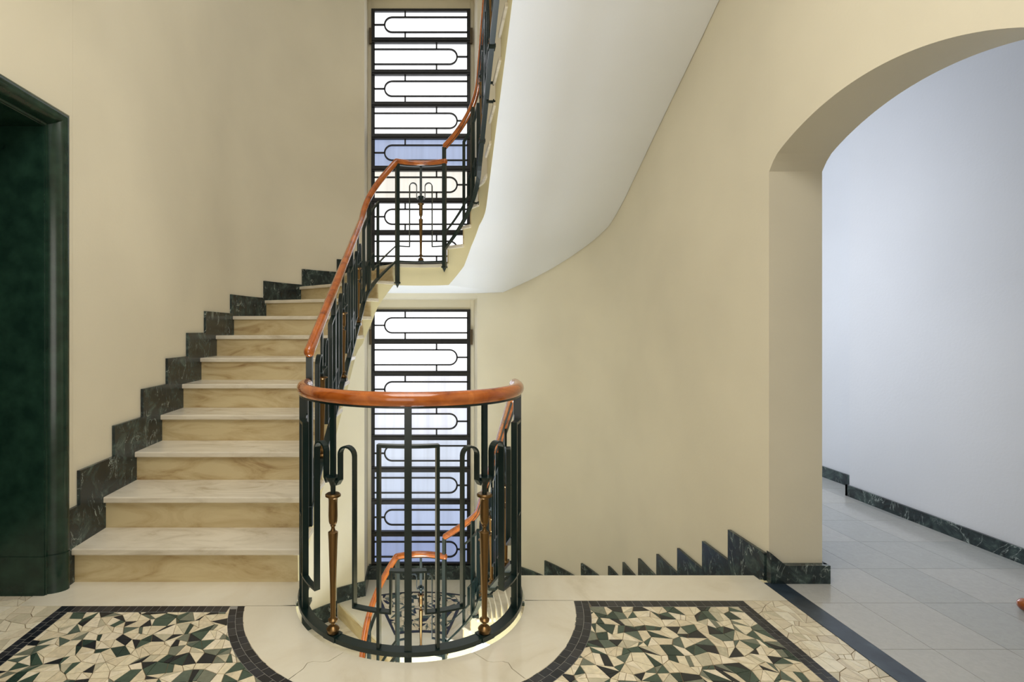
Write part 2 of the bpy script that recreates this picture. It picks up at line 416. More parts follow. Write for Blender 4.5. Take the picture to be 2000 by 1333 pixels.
# wall over and under the two window recesses
def y_on(x): return 4.4+sqrt(RO*RO-x*x)
mb = MB()
YF = y_on(OX)
for z0, z1 in ((-1.87-0.25+0, -1.905), (1.61, 1.834), (5.35, ZT)):
    mb.box(-OX, OX, YF+0.012 if z0 < 0 else YF, 6.6, z0, z1)
mb.box(-OX, OX, 6.45, 6.6, ZB, -1.87-0.25)
wb = mb.build('wall_back', M['wall']); tag(wb, kind='structure')
# right hall wall with the arch, X = 1.714 .. 1.975
XW, XB = 1.714, 1.975
AY0, AY1, ZS, RISEA = 1.38, 2.52, 2.05, 0.174
hw = (AY1-AY0)/2; cy = (AY0+AY1)/2; Ra = (hw*hw+RISEA**2)/(2*RISEA); n = 40
arch = []
for k in range(n+1):
    d = -hw+2*hw*k/n
    z = ZS-(Ra-RISEA)+sqrt(Ra*Ra-d*d)
    e = (hw-abs(d))
    if e < 0.07: z -= 0.035*(1-e/0.07)**2
    arch.append((cy+d, z))
arch = [(AY0, arch[0][1])]+arch[1:-1]+[(AY1, arch[-1][1])]
v = []; f = []
def quad(*p):
    k = len(v); v.extend(p); f.append((k, k+1, k+2, k+3))
for X in (XW, XB):
    quad((X, -1.5, -0.2), (X, AY0, -0.2), (X, AY0, ZT), (X, -1.5, ZT))
    for (ya, za), (yb, zb_) in zip(arch, arch[1:]): quad((X, ya, za), (X, yb, zb_), (X, yb, ZT), (X, ya, ZT))
for (ya, za), (yb, zb_) in zip(arch, arch[1:]): quad((XW, ya, za), (XW, yb, zb_), (XB, yb, zb_), (XB, ya, za))
quad((XW, AY0, -0.2), (XB, AY0, -0.2), (XB, AY0, arch[0][1]), (XW, AY0, arch[0][1]))
quad((XW, AY1, -0.2), (XB, AY1, -0.2), (XB, AY1, arch[-1][1]), (XW, AY1, arch[-1][1]))
o = new('wall_right', v, f, M['wall']); tag(o, kind='structure')
mb = MB(); mb.box(XB-0.02, XB, 2.53, 8.2, -0.2, 3.4)
o = mb.build('wall_corridor_left', M['corridor']); tag(o, kind='structure')
# corridor right wall with the offset, far end, ceiling
mb = MB(); mb.box(3.185, 3.6, -1.5, 3.805, -0.2, 3.2); mb.box(3.39, 3.6, 3.805, 8.2, -0.2, 3.2)
o = mb.build('wall_corridor', M['corridor']); tag(o, kind='structure')
mb = MB(); mb.box(1.9, 3.6, 8.2, 8.3, -0.2, 3.3); mb.box(1.9, 3.6, -1.6, -1.5, -0.2, 3.3); o = mb.build('wall_corridor_end', M['corridor']); tag(o, kind='structure')
mb = MB(); mb.box(1.975, 3.6, -1.5, 8.3, 3.2, 3.3); o = mb.build('ceiling_corridor', M['corridor']); tag(o, kind='structure')
mb = MB(); mb.box(-2.5, 2.0, -1.6, -1.5, ZB, ZT); o = mb.build('wall_behind', M['wall']); tag(o, kind='structure')
mb = MB(); mb.box(-2.6, 2.0, -1.6, 6.6, ZT, ZT+0.1); o = mb.build('stairwell_lid', M['soffit']); tag(o, kind='structure')  # unseen lid added to shade the stairwell; the flights climb on above
mb = MB(); mb.box(-2.6, 2.0, -1.6, 6.6, ZB-0.1, ZB); o = mb.build('floor_below', M['paving']); tag(o, kind='structure')
# left hall wall round the doorway
DY0, DY1, DZ = 1.10, 2.455, 2.26
mb = MB()
mb.box(-1.96, -RO, DY1, 2.52, ZB, ZT); mb.box(-1.96, -RO, -1.5, DY0, ZB, ZT); mb.box(-1.96, -RO, DY0, DY1, DZ, ZT); mb.box(-1.96, -RO, DY0, DY1, ZB, -0.21)
o = mb.build('wall_left_hall', M['wall']); tag(o, kind='structure')
mb = MB(); mb.box(1.714, 1.96, -1.5, 2.52, ZB, -0.205); o = mb.build('wall_right_lower', M['wall']); tag(o, kind='structure')
# skirtings of the corridor and of the pier
mb = MB(); mb.box(3.168, 3.185, -1.5, 3.822, -0.003, 0.082); mb.box(3.168, 3.39, 3.805, 3.822, -0.003, 0.082); mb.box(3.373, 3.39, 3.822, 8.2, -0.003, 0.088)
o = mb.build('baseboard_corridor', M['green']); tag(o, kind='structure')
mb = MB(); mb.box(XW-0.012, XB+0.016, 2.488, 2.5195, -0.003, 0.088); mb.box(XB, XB+0.016, 2.505, 5.0, -0.003, 0.088)
mb.add([(XW-0.012, 2.488, 0.088), (XW+0.062, 2.488, 0.088), (XW-0.012, 2.488, 0.150), (XW-0.012, 2.5195, 0.088), (XW+0.062, 2.5195, 0.088), (XW-0.012, 2.5195, 0.150)], [(0, 1, 2), (3, 5, 4), (0, 3, 4, 1), (1, 4, 5, 2), (2, 5, 3, 0)])
o = mb.build('baseboard_pier', M['green']); tag(o, kind='structure')

# ------------------------------------------------------------------ left doorway, glossy dark green
prof = [(0.0, -1.716), (0.001, -1.700), (0.006, -1.690), (0.016, -1.684), (0.028, -1.684), (0.040, -1.689), (0.052, -1.700), (0.062, -1.714), (0.070, -1.730), (0.074, -1.745),
        (0.082, -1.747), (0.083, -1.752), (0.088, -1.752), (0.090, -1.76), (0.090, -2.30)]
def frame_sweep(dy, dx, z0, ztop, whole=True):
    YO, YN = 2.468, 1.087
    v = []; f = []
    for d, x in prof:
        d2 = d+dy; x2 = x+dx if x > -2.2 else x
        if whole: v += [(x2, YO-d2, z0), (x2, YO-d2, ztop-d2), (x2, YN+d2, ztop-d2), (x2, YN+d2, z0)]
        else: v += [(x2, YO-d2, z0), (x2, YO-d2, ztop)]
    k = 4 if whole else 2
    for i in range(len(prof)-1):
        for j in range(k-1): f.append((i*k+j, i*k+j+1, (i+1)*k+j+1, (i+1)*k+j))
    return v, f
door = empty('door_1', kind='structure', loc=(0, 0, 0))
v, f = frame_sweep(0, 0, 0.0, 2.272); new('door_casing', v, f, M['door'], door, smooth=True)
v, f = frame_sweep(0.003, 0.004, -0.003, 0.18, False); new('plinth_block', v, f, M['door'], door, smooth=True)
mb = MB(); mb.box(-2.345, -2.30, 1.15, 2.40, 0.0, 2.2)
mb.box(-2.30, -2.29, 1.25, 2.30, 0.25, 1.0); mb.box(-2.30, -2.29, 1.25, 2.30, 1.12, 2.08)
dl = mb.build('door_leaf', M['door'], door)
mb = MB(); mb.box(-2.29, -2.24, 1.28, 1.30, 1.04, 1.06); mb.box(-2.255, -2.24, 1.28, 1.42, 1.04, 1.06); mb.build('door_handle', M['brass'], dl)

# ------------------------------------------------------------------ flights of stairs
def offset_line(arr, k, d):
    return arr[k]+d
def tread_obj(name, a0, a1, b0, b1, side, z, parent, m=None):
    mb = MB(); i_, o_ = band(a0, a1, b0, b1, side, RW-0.018, RO-0.006)
    mb.strip(i_, o_, z-0.032, z)
    o = mb.build(name, m or M['tread'], parent)
    bv = o.modifiers.new('bevel', 'BEVEL'); bv.width = 0.006; bv.segments = 2; bv.limit_method = 'ANGLE'; bv.angle_limit = radians(50)
    return o
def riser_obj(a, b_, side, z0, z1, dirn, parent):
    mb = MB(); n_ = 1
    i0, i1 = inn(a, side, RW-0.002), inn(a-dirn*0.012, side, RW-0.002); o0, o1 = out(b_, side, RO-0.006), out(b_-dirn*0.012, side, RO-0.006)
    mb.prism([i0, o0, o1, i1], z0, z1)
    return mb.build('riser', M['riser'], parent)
def flight(side, z0, label, A, B, upward_back=True):
    """upward_back: rises from the front floor to the half landing; else from the half landing to the front"""
    root = empty('staircase', label, 'staircase', loc=(inn(3.4, side)[0], 3.4, z0))
    root_inv = (-root.location.x, -root.location.y, -root.location.z)
    body = MB()
    for k in range(1, 11):
        if upward_back: zt = z0+RISE*k; s0 = z0+RISE*k-0.25; s1 = z0+RISE*(k+1)-(0.25 if k < 10 else 0.205)
        else: zt = z0+RISE*(22-k); s0 = z0+RISE*(22-k)-0.205; s1 = z0+RISE*(21-k)-0.205
        i_, o_ = band(A[k], A[k+1], B[k], B[k+1], side, RW, RO-0.004)
        n = len(i_)
        body.strip(i_, o_, [s0+(s1-s0)*t/(n-1) for t in range(n)], zt-0.032, 0, 1)
        # bottom gets white plaster
        if upward_back:
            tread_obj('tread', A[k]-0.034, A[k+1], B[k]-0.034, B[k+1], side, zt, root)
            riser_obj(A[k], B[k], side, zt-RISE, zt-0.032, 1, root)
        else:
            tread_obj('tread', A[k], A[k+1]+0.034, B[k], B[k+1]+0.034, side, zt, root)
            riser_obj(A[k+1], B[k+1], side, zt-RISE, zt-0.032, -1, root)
    if upward_back: riser_obj(A[11], B[11], side, z0+RISE*10, z0+HALF-0.032, 1, root)
    else: riser_obj(A[1], B[1], side, z0+RISE*21, z0+STOREY-0.032, -1, root)
    body.build('stringer', None, root, mats=[M['stringer'], M['stringer']])
    v = []; f = []; CR = 10; rows = 0
    for k in range(1, 11):
        if upward_back: s0 = z0+RISE*k-0.25; s1 = z0+RISE*(k+1)-(0.25 if k < 10 else 0.205)
        else: s0 = z0+RISE*(22-k)-0.205; s1 = z0+RISE*(21-k)-0.205
        i_, o_ = band(A[k], A[k+1], B[k], B[k+1], side, RW+0.001, RO-0.003)
        for t in range(6 if k < 10 else 7):
            z = s0+(s1-s0)*t/6-0.002
            for c in range(CR+1): v.append((i_[t][0]+(o_[t][0]-i_[t][0])*c/CR, i_[t][1]+(o_[t][1]-i_[t][1])*c/CR, z))
            rows += 1
    for i in range(rows-1):
        for c in range(CR): a = i*(CR+1)+c; f.append((a, a+1, a+CR+2, a+CR+1))
    us = new('underside', v, f, M['soffit'], root)
    for p in us.data.polygons: p.use_smooth = True
    # stepped skirting along the wall
    sk = MB()
    if upward_back:
        fr = [2.47, 2.55, 2.84, 3.13, 3.435, 3.734, 4.04, 4.57, 4.4+radians(23.8)*RO, 4.4+radians(41.3)*RO, 4.4+radians(56)*RO]
        tops = [z0+0.364+RISE*j for j in range(11)]
        for j in range(10):
            n = 6; a, b_ = fr[j], fr[j+1]
            i_ = [out(a+(b_-a)*t/n, side, RO-0.018) for t in range(n+1)]; o_ = [out(a+(b_-a)*t/n, side, RO-0.001) for t in range(n+1)]
            sk.strip(i_, o_, tops[j]-0.40, tops[j])
    else:
        en = [2.53, 2.83, 3.09, 3.39, 3.69, 4.0, 4.31, 4.61, 4.4+radians(22)*RO, 4.4+radians(39)*RO, 4.4+radians(56)*RO]
        for j in range(10):
            n = 6; a, b_ = en[j], en[j+1]; zt = z0+STOREY+0.131-RISE*j
            i_ = [out(a+(b_-a)*t/n, side, RO-0.018) for t in range(n+1)]; o_ = [out(a+(b_-a)*t/n, side, RO-0.001) for t in range(n+1)]
            sk.strip(i_, o_, zt-0.32, zt)
    sk.build('skirting', M['green'], root)
    for c in root.children: c.location = root_inv
    return root
up_left = flight(-1, 0.0, 'beige marble stairs rising on the left beside the cream wall with stepped dark green skirting', A, B, True)
up_right = flight(1, 0.0, 'upper flight overhead on the right, seen from below with smooth white curved underside', AR, BR, False)
dn_right = flight(1, -STOREY, 'flight descending behind the right threshold slab, sawtooth green skirting on its wall', AR, BR, False)
dn_left = flight(-1, -STOREY, 'lowest flight seen down through the round well, below the left stairs', A, B, True)

# half landings
def landing(z, label):
    root = empty('stair_landing', label, 'landing', loc=(0, 5.0, z))
    n = 24
    def loop(ri, ro, fi0, fi1, fo0, fo1):
        i_ = []; o_ = []
        for k in range(n+1):
            t = k/n; a = radians(fi0+(fi1-fi0)*t); b_ = radians(fo0+(fo1-fo0)*t)
            i_.append((ri*cos(a), 4.4+ri*sin(a)))
            x = ro*cos(b_); y = 4.4+ro*sin(b_)
            o_.append((x, y))
        return i_, o_
    mb = MB(); i_, o_ = loop(RW, RO-0.004, 62, 118, 57, 123); mb.strip(i_, o_, z-0.205, z-0.032, 0, 1)
    for q in range(n): mb.m[4*q] = 2
    mb.build('slab', None, root, mats=[M['stringer'], M['stringer'], M['soffit']])
    mb = MB(); i_, o_ = loop(RW-0.018, RO-0.006, 62, 118, 57, 123)
    ang = math.degrees(math.acos(OX/RO))
    mb.strip(i_, o_, z-0.032, z)
    # floor of the window recess
    xs = [-OX+0.002+(2*OX-0.004)*k/12 for k in range(13)]
    mb.strip([(x, y_on(x)-0.008) for x in xs], [(x, 6.40) for x in xs], z-0.032, z)
    pv = mb.build('paving', M['paving'], root)
    # mosaic sector with dark edging
    def sec(s, t):
        a = radians(73+34*s); r = 0.89+0.75*t; return (r*cos(a), 4.4+r*sin(a))
    tiles('mosaic_panel', crazy(sec, 15, 14, 0.42, random.Random(5), 0.6, 0.002), z+0.003, M['mosaic'], root, 0.003)
    mb = MB()
    e0 = [(sec(k/20, 0)) for k in range(21)]
    def arc_pts(r, a0, a1): return [(r*cos(radians(a0+(a1-a0)*k/20)), 4.4+r*sin(radians(a0+(a1-a0)*k/20))) for k in range(21)]
    mb.strip(arc_pts(0.85, 71.5, 108.5), arc_pts(0.89, 71.5, 108.5), z-0.001, z+0.003)
    mb.strip(arc_pts(1.64, 71.5, 108.5), arc_pts(1.67, 71.5, 108.5), z-0.001, z+0.003)
    for a0, a1 in ((71.5, 73), (107, 108.5)):
        mb.strip([(r*cos(radians(a0)), 4.4+r*sin(radians(a0))) for r in (0.89, 1.64)], [(r*cos(radians(a1)), 4.4+r*sin(radians(a1))) for r in (0.89, 1.64)], z-0.001, z+0.003)
    mb.build('panel_edging', M['band'], root)
    # bed under the mosaic
    mb = MB(); mb.strip(arc_pts(0.89, 73, 107), arc_pts(1.64, 73, 107), z-0.001, z+0.001); mb.build('panel_bed', M['grout'], root)
    # skirting along the curved wall, the recess cheeks and under the window
    mb = MB()
    for sd in (-1, 1):
        a0, a1 = 4.4+radians(56)*RO, 4.4+PHI_O*RO
        i_ = [out(a0+(a1-a0)*t/6, sd, RO-0.018) for t in range(7)]; o_ = [out(a0+(a1-a0)*t/6, sd, RO-0.001) for t in range(7)]
        mb.strip(i_, o_, z, z+0.17)
        x0, x1 = sorted((sd*(OX-0.017), sd*(OX-0.001))); mb.box(x0, x1, YF-0.016, 6.37, z, z+0.17)
    mb.box(-OX+0.017, OX-0.017, 6.36, 6.376, z, z+0.19)
    mb.build('skirting', M['green'], root)
    for c in root.children: c.location = (0, -5.0, -z)
    return root
landing(HALF, 'half landing in front of the upper window, halfway up the stairs')
landing(HALF-STOREY, 'lower half landing with small mosaic panel, seen through the round well')

# ------------------------------------------------------------------ windows with iron grilles
YG = 6.39
def window(num, ztop):
    root = empty('window_%d' % num, kind='structure', loc=(0, YG, ztop))
    hw_, H = 0.62, 3.185; x0, x1 = -hw_+0.004, hw_-0.004; z0, z1 = ztop-H, ztop
    mb = MB()
    mb.box(x0, x0+0.042, YG-0.03, YG+0.02, z0, z1); mb.box(x1-0.042, x1, YG-0.03, YG+0.02, z0, z1)
    mb.box(x0+0.042, x1-0.042, YG-0.03, YG+0.02, z1-0.032, z1); mb.box(x0+0.042, x1-0.042, YG-0.03, YG+0.02, z0, z0+0.035)
    mb.build('window_frame', M['black'], root)
    mb = MB(); mb.box(-OX-0.001, x0-0.001, YG-0.01, YG+0.06, z0-0.02, z1+0.12); mb.box(x1+0.001, OX+0.001, YG-0.01, YG+0.06, z0-0.02, z1+0.12); mb.box(x0, x1, YG-0.01, YG+0.06, z1+0.001, z1+0.12); mb.box(x0, x1, YG-0.01, YG+0.06, z0-0.19, z0-0.001)
    mb.build('window_surround', M['wall'], root)
    c = H/8
    for i in range(8):
        zt = z1-c*i; zm = zt-c/2
        if i < 7:
            mb = MB(); mb.box(x0+0.01, x1-0.01, YG-0.045, YG-0.0, zt-c-0.032, zt-c+0.032); mb.box(x0+0.01, x1-0.01, YG-0.055, YG-0.045, zt-c-0.012, zt-c+0.012); mb.build('transom_bar', M['black'], root)
        s = -1 if i % 2 == 0 else 1
        r = 0.093; xc = s*(0.45-r); hx = x1-0.03
        pts = [(-s*hx, zm+r)] + [(xc+s*r*sin(pi*k/18), zm+r*cos(pi*k/18)) for k in range(19)] + [(-s*hx, zm-r)]
        mb = MB(); t = 0.0095
        def rod(p, q):
            dx, dz = q[0]-p[0], q[1]-p[1]; l = sqrt(dx*dx+dz*dz); nx, nz = -dz/l*t, dx/l*t
            v = []
            for yy in (YG-0.03, YG-0.012):
                v += [(p[0]+nx, yy, p[1]+nz), (p[0]-nx, yy, p[1]-nz), (q[0]-nx, yy, q[1]-nz), (q[0]+nx, yy, q[1]+nz)]
            mb.add(v, [(0, 1, 2, 3), (4, 7, 6, 5), (0, 4, 5, 1), (1, 5, 6, 2), (2, 6, 7, 3), (3, 7, 4, 0)])
        for p, q in zip(pts, pts[1:]): rod(p, q)
        rod((s*0.45, zm), (s*hx, zm)); sx = s*0.195
        rod((sx, zm+r), (sx, zt-0.03 if i else zt-0.03)); rod((sx, zm-r), (sx, zt-c+0.03))
        mb.build('grille_loop', M['black'], root)
        mb = MB(); mb.box(x0+0.02, x1-0.02, YG+0.004, YG+0.012, zt-c+0.02, zt-0.02)
        pm = PMAT[num][i]
        mb.build('pane', pm, root)
    mb = MB()
    for sd in (-1, 1):
        for zz in (z1-0.30, ):
            xx = sorted((sd*(hw_-0.01), sd*(hw_+0.022))); mb.box(xx[0], xx[1], YG-0.05, YG-0.02, zz-0.14, zz+0.05)
    mb.build('hinge', M['steel'], root)
    for ch in root.children: ch.location = (0, -YG, -ztop)
    return root
window(1, 5.232); window(2, 1.492)

# ------------------------------------------------------------------ wrought iron balustrades
class Run:
    """elements drawn on the unrolled rail surface (u along the well, z up), bent round the well"""
    def __init__(s, side, zb, zh): s.side, s.zb, s.zh = side, zb, zh
    def z(s, u, t): return s.zb(u)+t*(s.zh(u)-s.zb(u))
    def ribbon(s, mb, pts, th, wd, absz=False, roff=0.0):
        q = []
        for (u0, t0), (u1, t1) in zip(pts, pts[1:]):
            n = max(1, int(abs(u1-u0)/0.035))
            for k in range(n): q.append((u0+(u1-u0)*k/n, t0+(t1-t0)*k/n))
        q.append(pts[-1])
        P = [(u, t if absz else s.z(u, t)) for u, t in q]
        L_, R_ = [], []
        for i, p in enumerate(P):
            def d(a, b_):
                dx, dz = b_[0]-a[0], b_[1]-a[1]; l = sqrt(dx*dx+dz*dz) or 1e-9; return dx/l, dz/l
            if i == 0: d0 = d1 = d(P[0], P[1])
            elif i == len(P)-1: d0 = d1 = d(P[-2], P[-1])
            else: d0, d1 = d(P[i-1], p), d(p, P[i+1])
            nx, nz = -(d0[1]+d1[1]), d0[0]+d1[0]; l = sqrt(nx*nx+nz*nz) or 1e-9; nx /= l; nz /= l
            c = max(0.35, -nx*d0[1]+nz*d0[0]); h = th/2/c
            L_.append((p[0]+nx*h, p[1]+nz*h)); R_.append((p[0]-nx*h, p[1]-nz*h))
        v = []; f = []
        for a, b_ in zip(L_, R_):
            for (uu, zz), r in ((a, RR+roff-wd/2), (b_, RR+roff-wd/2), (b_, RR+roff+wd/2), (a, RR+roff+wd/2)):
                x, y = W(uu, s.side, r); v.append((x, y, zz))
        for i in range(len(P)-1):
            k = 4*i
            for j in range(4): f.append((k+j, k+(j+1) % 4, k+4+(j+1) % 4, k+4+j))
        f.append((0, 1, 2, 3)); k = 4*(len(P)-1); f.append((k+3, k+2, k+1, k))
        mb.add(v, f)
    def handrail(s, u0, u1, parent, rx=0.026, rz=0.029, dz=0.0, taper=True):
        n = max(8, int(abs(u1-u0)/0.025)); v = []; f = []; K = 16
        us = [u0+(u1-u0)*k/n for k in range(n+1)]
        if taper:   # rounded ends
            e = 0.02; sg = 1 if u1 > u0 else -1
            st = [(u0-sg*e, 0.05), (u0-sg*e*0.8, 0.6), (u0-sg*e*0.4, 0.9)] + [(u, 1) for u in us] + [(u1+sg*e*0.4, 0.9), (u1+sg*e*0.8, 0.6), (u1+sg*e, 0.05)]
        else: st = [(u, 1) for u in us]
        for u, k in st:
            uu = min(max(u, min(u0, u1)), max(u0, u1)); slope = (s.zh(min(uu+0.01, max(u0, u1)))-s.zh(max(uu-0.01, min(u0, u1))))/max(1e-6, min(uu+0.01, max(u0, u1))-max(uu-0.01, min(u0, u1)))
            zc = s.zh(uu)+(u-uu)*slope+dz; rise = sqrt(1+slope*slope)
            for j in range(K):
                a = 2*pi*j/K; dr = rx*k*cos(a); dn = rz*k*sin(a)
                du = -dn*slope/rise; x, y = W(u+du, s.side, RR+dr); v.append((x, y, zc+dn/rise))
        m_ = len(st)
        for i in range(m_-1):
            for j in range(K): f.append((i*K+j, i*K+(j+1) % K, (i+1)*K+(j+1) % K, (i+1)*K+j))
        f.append(tuple(range(K))); f.append(tuple((m_-1)*K+j for j in range(K)))
        return fixn(new('handrail', v, f, M['wood'], parent, smooth=True))
LATHE = [(0,.020),(.006,.024),(.018,.026),(.028,.018),(.034,.008),(.042,.008),(.048,.018),(.056,.020),(.062,.012),(.068,.0105),(.2,.0125),(.38,.018),(.405,.0195),(.412,.0195),
         (.418,.010),(.426,.0075),(.432,.0075),(.438,.011),(.442,.0095),(.447,.0145),(.458,.0172),(.48,.0182),(.53,.0176),(.549,.0182),(.555,.022),(.559,.031),(.566,.031),(.57,.026)]
def lathe(x, y, z0, hgt, parent, K=20):
    v = []; f = []; sc = hgt/0.57
    for h, r in LATHE:
        for j in range(K): a = 2*pi*j/K; v.append((x+r*cos(a), y+r*sin(a), z0+h*sc))
    for i in range(len(LATHE)-1):
        for j in range(K): f.append((i*K+j, i*K+(j+1) % K, (i+1)*K+(j+1) % K, (i+1)*K+j))
    f.append(tuple(range(K))); f.append(tuple((len(LATHE)-1)*K+j for j in range(K)))
    return fixn(new('baluster', v, f, M['brass'], parent, smooth=True))
ST, SW = 0.0075, 0.026      # flat bar: thickness, width across the rail
def put_post(run, u, parent, down=0.0, finial=False, th=0.026, wd=0.03):
    mb = MB(); z0 = run.zb(u)-down; z1 = run.zh(u)-0.012
    run.ribbon(mb, [(u, z0), (u, z1)], th, wd, absz=True)
    if finial:
        run.ribbon(mb, [(u, z0-0.012), (u, z0+0.004)], 0.045, 0.045, absz=True)
        x, y = W(u, run.side, RR); K = 4
        r_ = 0.019
        mb.add([(x-r_, y-r_, z0-0.012), (x+r_, y-r_, z0-0.012), (x+r_, y+r_, z0-0.012), (x-r_, y+r_, z0-0.012), (x, y, z0-0.055)], [(0, 1, 2, 3), (0, 4, 1), (1, 4, 2), (2, 4, 3), (3, 4, 0)])
    return mb.build('post', M['iron'], parent)
def put_pins(run, u, parent, zs, reach=0.075):
    for z in zs:
        mb = MB()
        run.ribbon(mb, [(u-0.007, z), (u+0.007, z)], 0.016, reach, absz=True, roff=reach/2)
        run.ribbon(mb, [(u-0.011, z), (u+0.011, z)], 0.03, 0.008, absz=True, roff=reach-0.018)
        mb.build('bracket', M['iron'], parent)
def put_frame(run, u, parent, h=0.11, top=0.81, wtop=0.028):
    mb = MB(); run.ribbon(mb, [(u-h, 0.0), (u-h, top), (u+h, top), (u+h, 0.0)], ST*1.6, SW)
    return mb.build('rectangular_bar', M['iron'], parent)
def put_link(run, uA, uB, uP, parent, up=0.066, low=0.155, mid=0.32):
    """bent bar from the baluster at uA over the hairpin, under, and up to the middle bar of post uP, then on to baluster uB"""
    hair, top, colr = 0.0, 0.80, 0.655
    def half(ub, sg):   # from the collar of the baluster outwards
        gp = run.zh(ub)-run.zb(ub); r = 0.034; c = ub+sg*(0.040+r); k = (0.9)/gp*0.0+1
        pts = [(ub+sg*0.024, colr), (ub+sg*0.030, colr-0.012), (ub+sg*0.040, colr+0.004)]
        tt = top-r/gp
        pts += [(c-sg*r*cos(pi*i/10), tt+r/gp*sin(pi*i/10)) for i in range(11)]
        pts += [(c+sg*r, low)]
        return pts
    mb = MB()
    if uP is not None and uA is not None and uB is not None:
        a = half(uA, 1); b_ = half(uB, -1)
        pts = a+[(uP-up, low), (uP-up, mid), (uP+up, mid), (uP+up, low)]+b_[::-1]
        run.ribbon(mb, pts, ST, SW)
    return mb.build('scroll_bar', M['iron'], parent)
def put_half(run, ub, sg, uend, parent, low=0.155):
    """hairpin next to a baluster whose tail runs level to a post"""
    gp = run.zh(ub)-run.zb(ub); r = 0.034; c = ub+sg*(0.040+r); tt = 0.80-r/gp; colr = 0.655
    pts = [(ub+sg*0.024, colr), (ub+sg*0.030, colr-0.012), (ub+sg*0.040, colr+0.004)]
    pts += [(c-sg*r*cos(pi*i/10), tt+r/gp*sin(pi*i/10)) for i in range(11)] + [(c+sg*r, low), (uend, low)]
    mb = MB(); run.ribbon(mb, pts, ST, SW); return mb.build('scroll_bar', M['iron'], parent)
def put_baluster(run, u, parent):
    gp = run.zh(u)-run.zb(u); x, y = W(u, run.side, RR)
    z0 = run.zb(u)+0.012
    mb = MB(); run.ribbon(mb, [(u-0.03, z0-0.010), (u+0.03, z0-0.010)], 0.02, 0.05, absz=True)
    foot = mb
    zt = run.z(u, 0.595); b_ = lathe(x, y, z0, zt-z0, parent); foot.build('baluster_foot', M['iron'], b_)
    # flared collar and upper bar
    v = []; f = []; K = 12; zc = run.z(u, 0.66)
    stn = [(zt-0.002, 0.010), (zt+(zc-zt)*0.45, 0.0105), (zt+(zc-zt)*0.75, 0.017), (zc-0.004, 0.028), (zc+0.006, 0.030)]
    for z_, r in stn:
        for j in range(K): a = 2*pi*j/K; v.append((x+r*cos(a), y+r*sin(a), z_))
    for i in range(len(stn)-1):
        for j in range(K): f.append((i*K+j, i*K+(j+1) % K, (i+1)*K+(j+1) % K, (i+1)*K+j))
    f.append(tuple(range(K))); f.append(tuple((len(stn)-1)*K+j for j in range(K)))
    fixn(new('collar', v, f, M['iron'], b_, smooth=True))
    mb = MB(); run.ribbon(mb, [(u, zc), (u, run.zh(u)-0.012)], 0.024, 0.012, absz=True); mb.build('upper_bar', M['iron'], b_)
def put_rails(run, u0, u1, parent, wd=0.036, th=0.016):
    mb = MB(); run.ribbon(mb, [(u0, 0.0), (u1, 0.0)], th, wd); mb.build('bottom_rail', M['iron'], parent)
    mb = MB(); run.ribbon(mb, [(u0, 1.0), (u1, 1.0)], 0.008, 0.03)
    # flat bar let into the underside of the handrail
    mb.v = [(x, y, z-0.028) for x, y, z in mb.v]; mb.build('top_bar', M['iron'], parent)

def lerp_tab(tab):
    def f(u):
        if u <= tab[0][0]: return tab[0][1]+(u-tab[0][0])*(tab[1][1]-tab[0][1])/(tab[1][0]-tab[0][0])
        for (a, za), (b_, zb_) in zip(tab, tab[1:]):
            if u <= b_: return za+(zb_-za)*(u-a)/(b_-a)
        (a, za), (b_, zb_) = tab[-2:]
        return zb_+(u-b_)*(zb_-za)/(b_-a)
    def g(u):      # softened corners
        if u < tab[0][0]+0.12 or u > tab[-1][0]-0.12: return f(u)
        return sum(f(u+d*0.03) for d in range(-3, 4))/7
    return g
# ring at the floor: symmetrical, built on both sides of its front post
def run_full(side, zb, zh):
    class RunRing(Run): pass
    return Run(side, zb, zh)
ring = empty('balustrade', 'semicircular dark green iron balustrade with orange-brown handrail round the well, nearest the camera', 'railing', loc=(C0[0], C0[1]-RR, 0))
# negative u means the left side of the ring
_W = W
def W(u, side, R=RR):
    if u < 0: return _W(-u, -side, R)
    return _W(u, side, R)
HB, HT = 0.022, 0.972
rr = Run(1, lambda u: HB, lambda u: HT)
UE = 0.82
rr.handrail(-UE, UE, ring, 0.027, 0.0295)
put_rails(rr, -UE, UE, ring, 0.042, 0.018)
P1, B1, P2 = 0.0, 0.322, 0.667
put_post(rr, 0.0, ring, down=0.075, th=0.027, wd=0.03)
for sg in (-1, 1):
    put_post(rr, sg*P2, ring); put_post(rr, sg*0.80, ring, down=0.08, finial=True, th=0.018, wd=0.02)
    put_frame(rr, sg*P2, ring, 0.10, 0.85)
    put_baluster(rr, sg*B1, ring)
    put_pins(rr, sg*0.76, ring, (-0.05,), 0.07)
put_frame(rr, 0.0, ring, 0.112, 0.815)
put_link(rr, -B1, B1, 0.0, ring)
for sg in (-1, 1): put_half(rr, sg*B1, sg, sg*(P2-0.062), ring)
# upright returns of the side scroll bars
for sg in (-1, 1):
    mb = MB(); rr.ribbon(mb, [(sg*(P2-0.066), 0.155), (sg*(P2-0.066), 0.42), (sg*(P2+0.07), 0.42), (sg*(P2+0.07), 0.155)], ST, SW); mb.build('scroll_bar', M['iron'], ring)

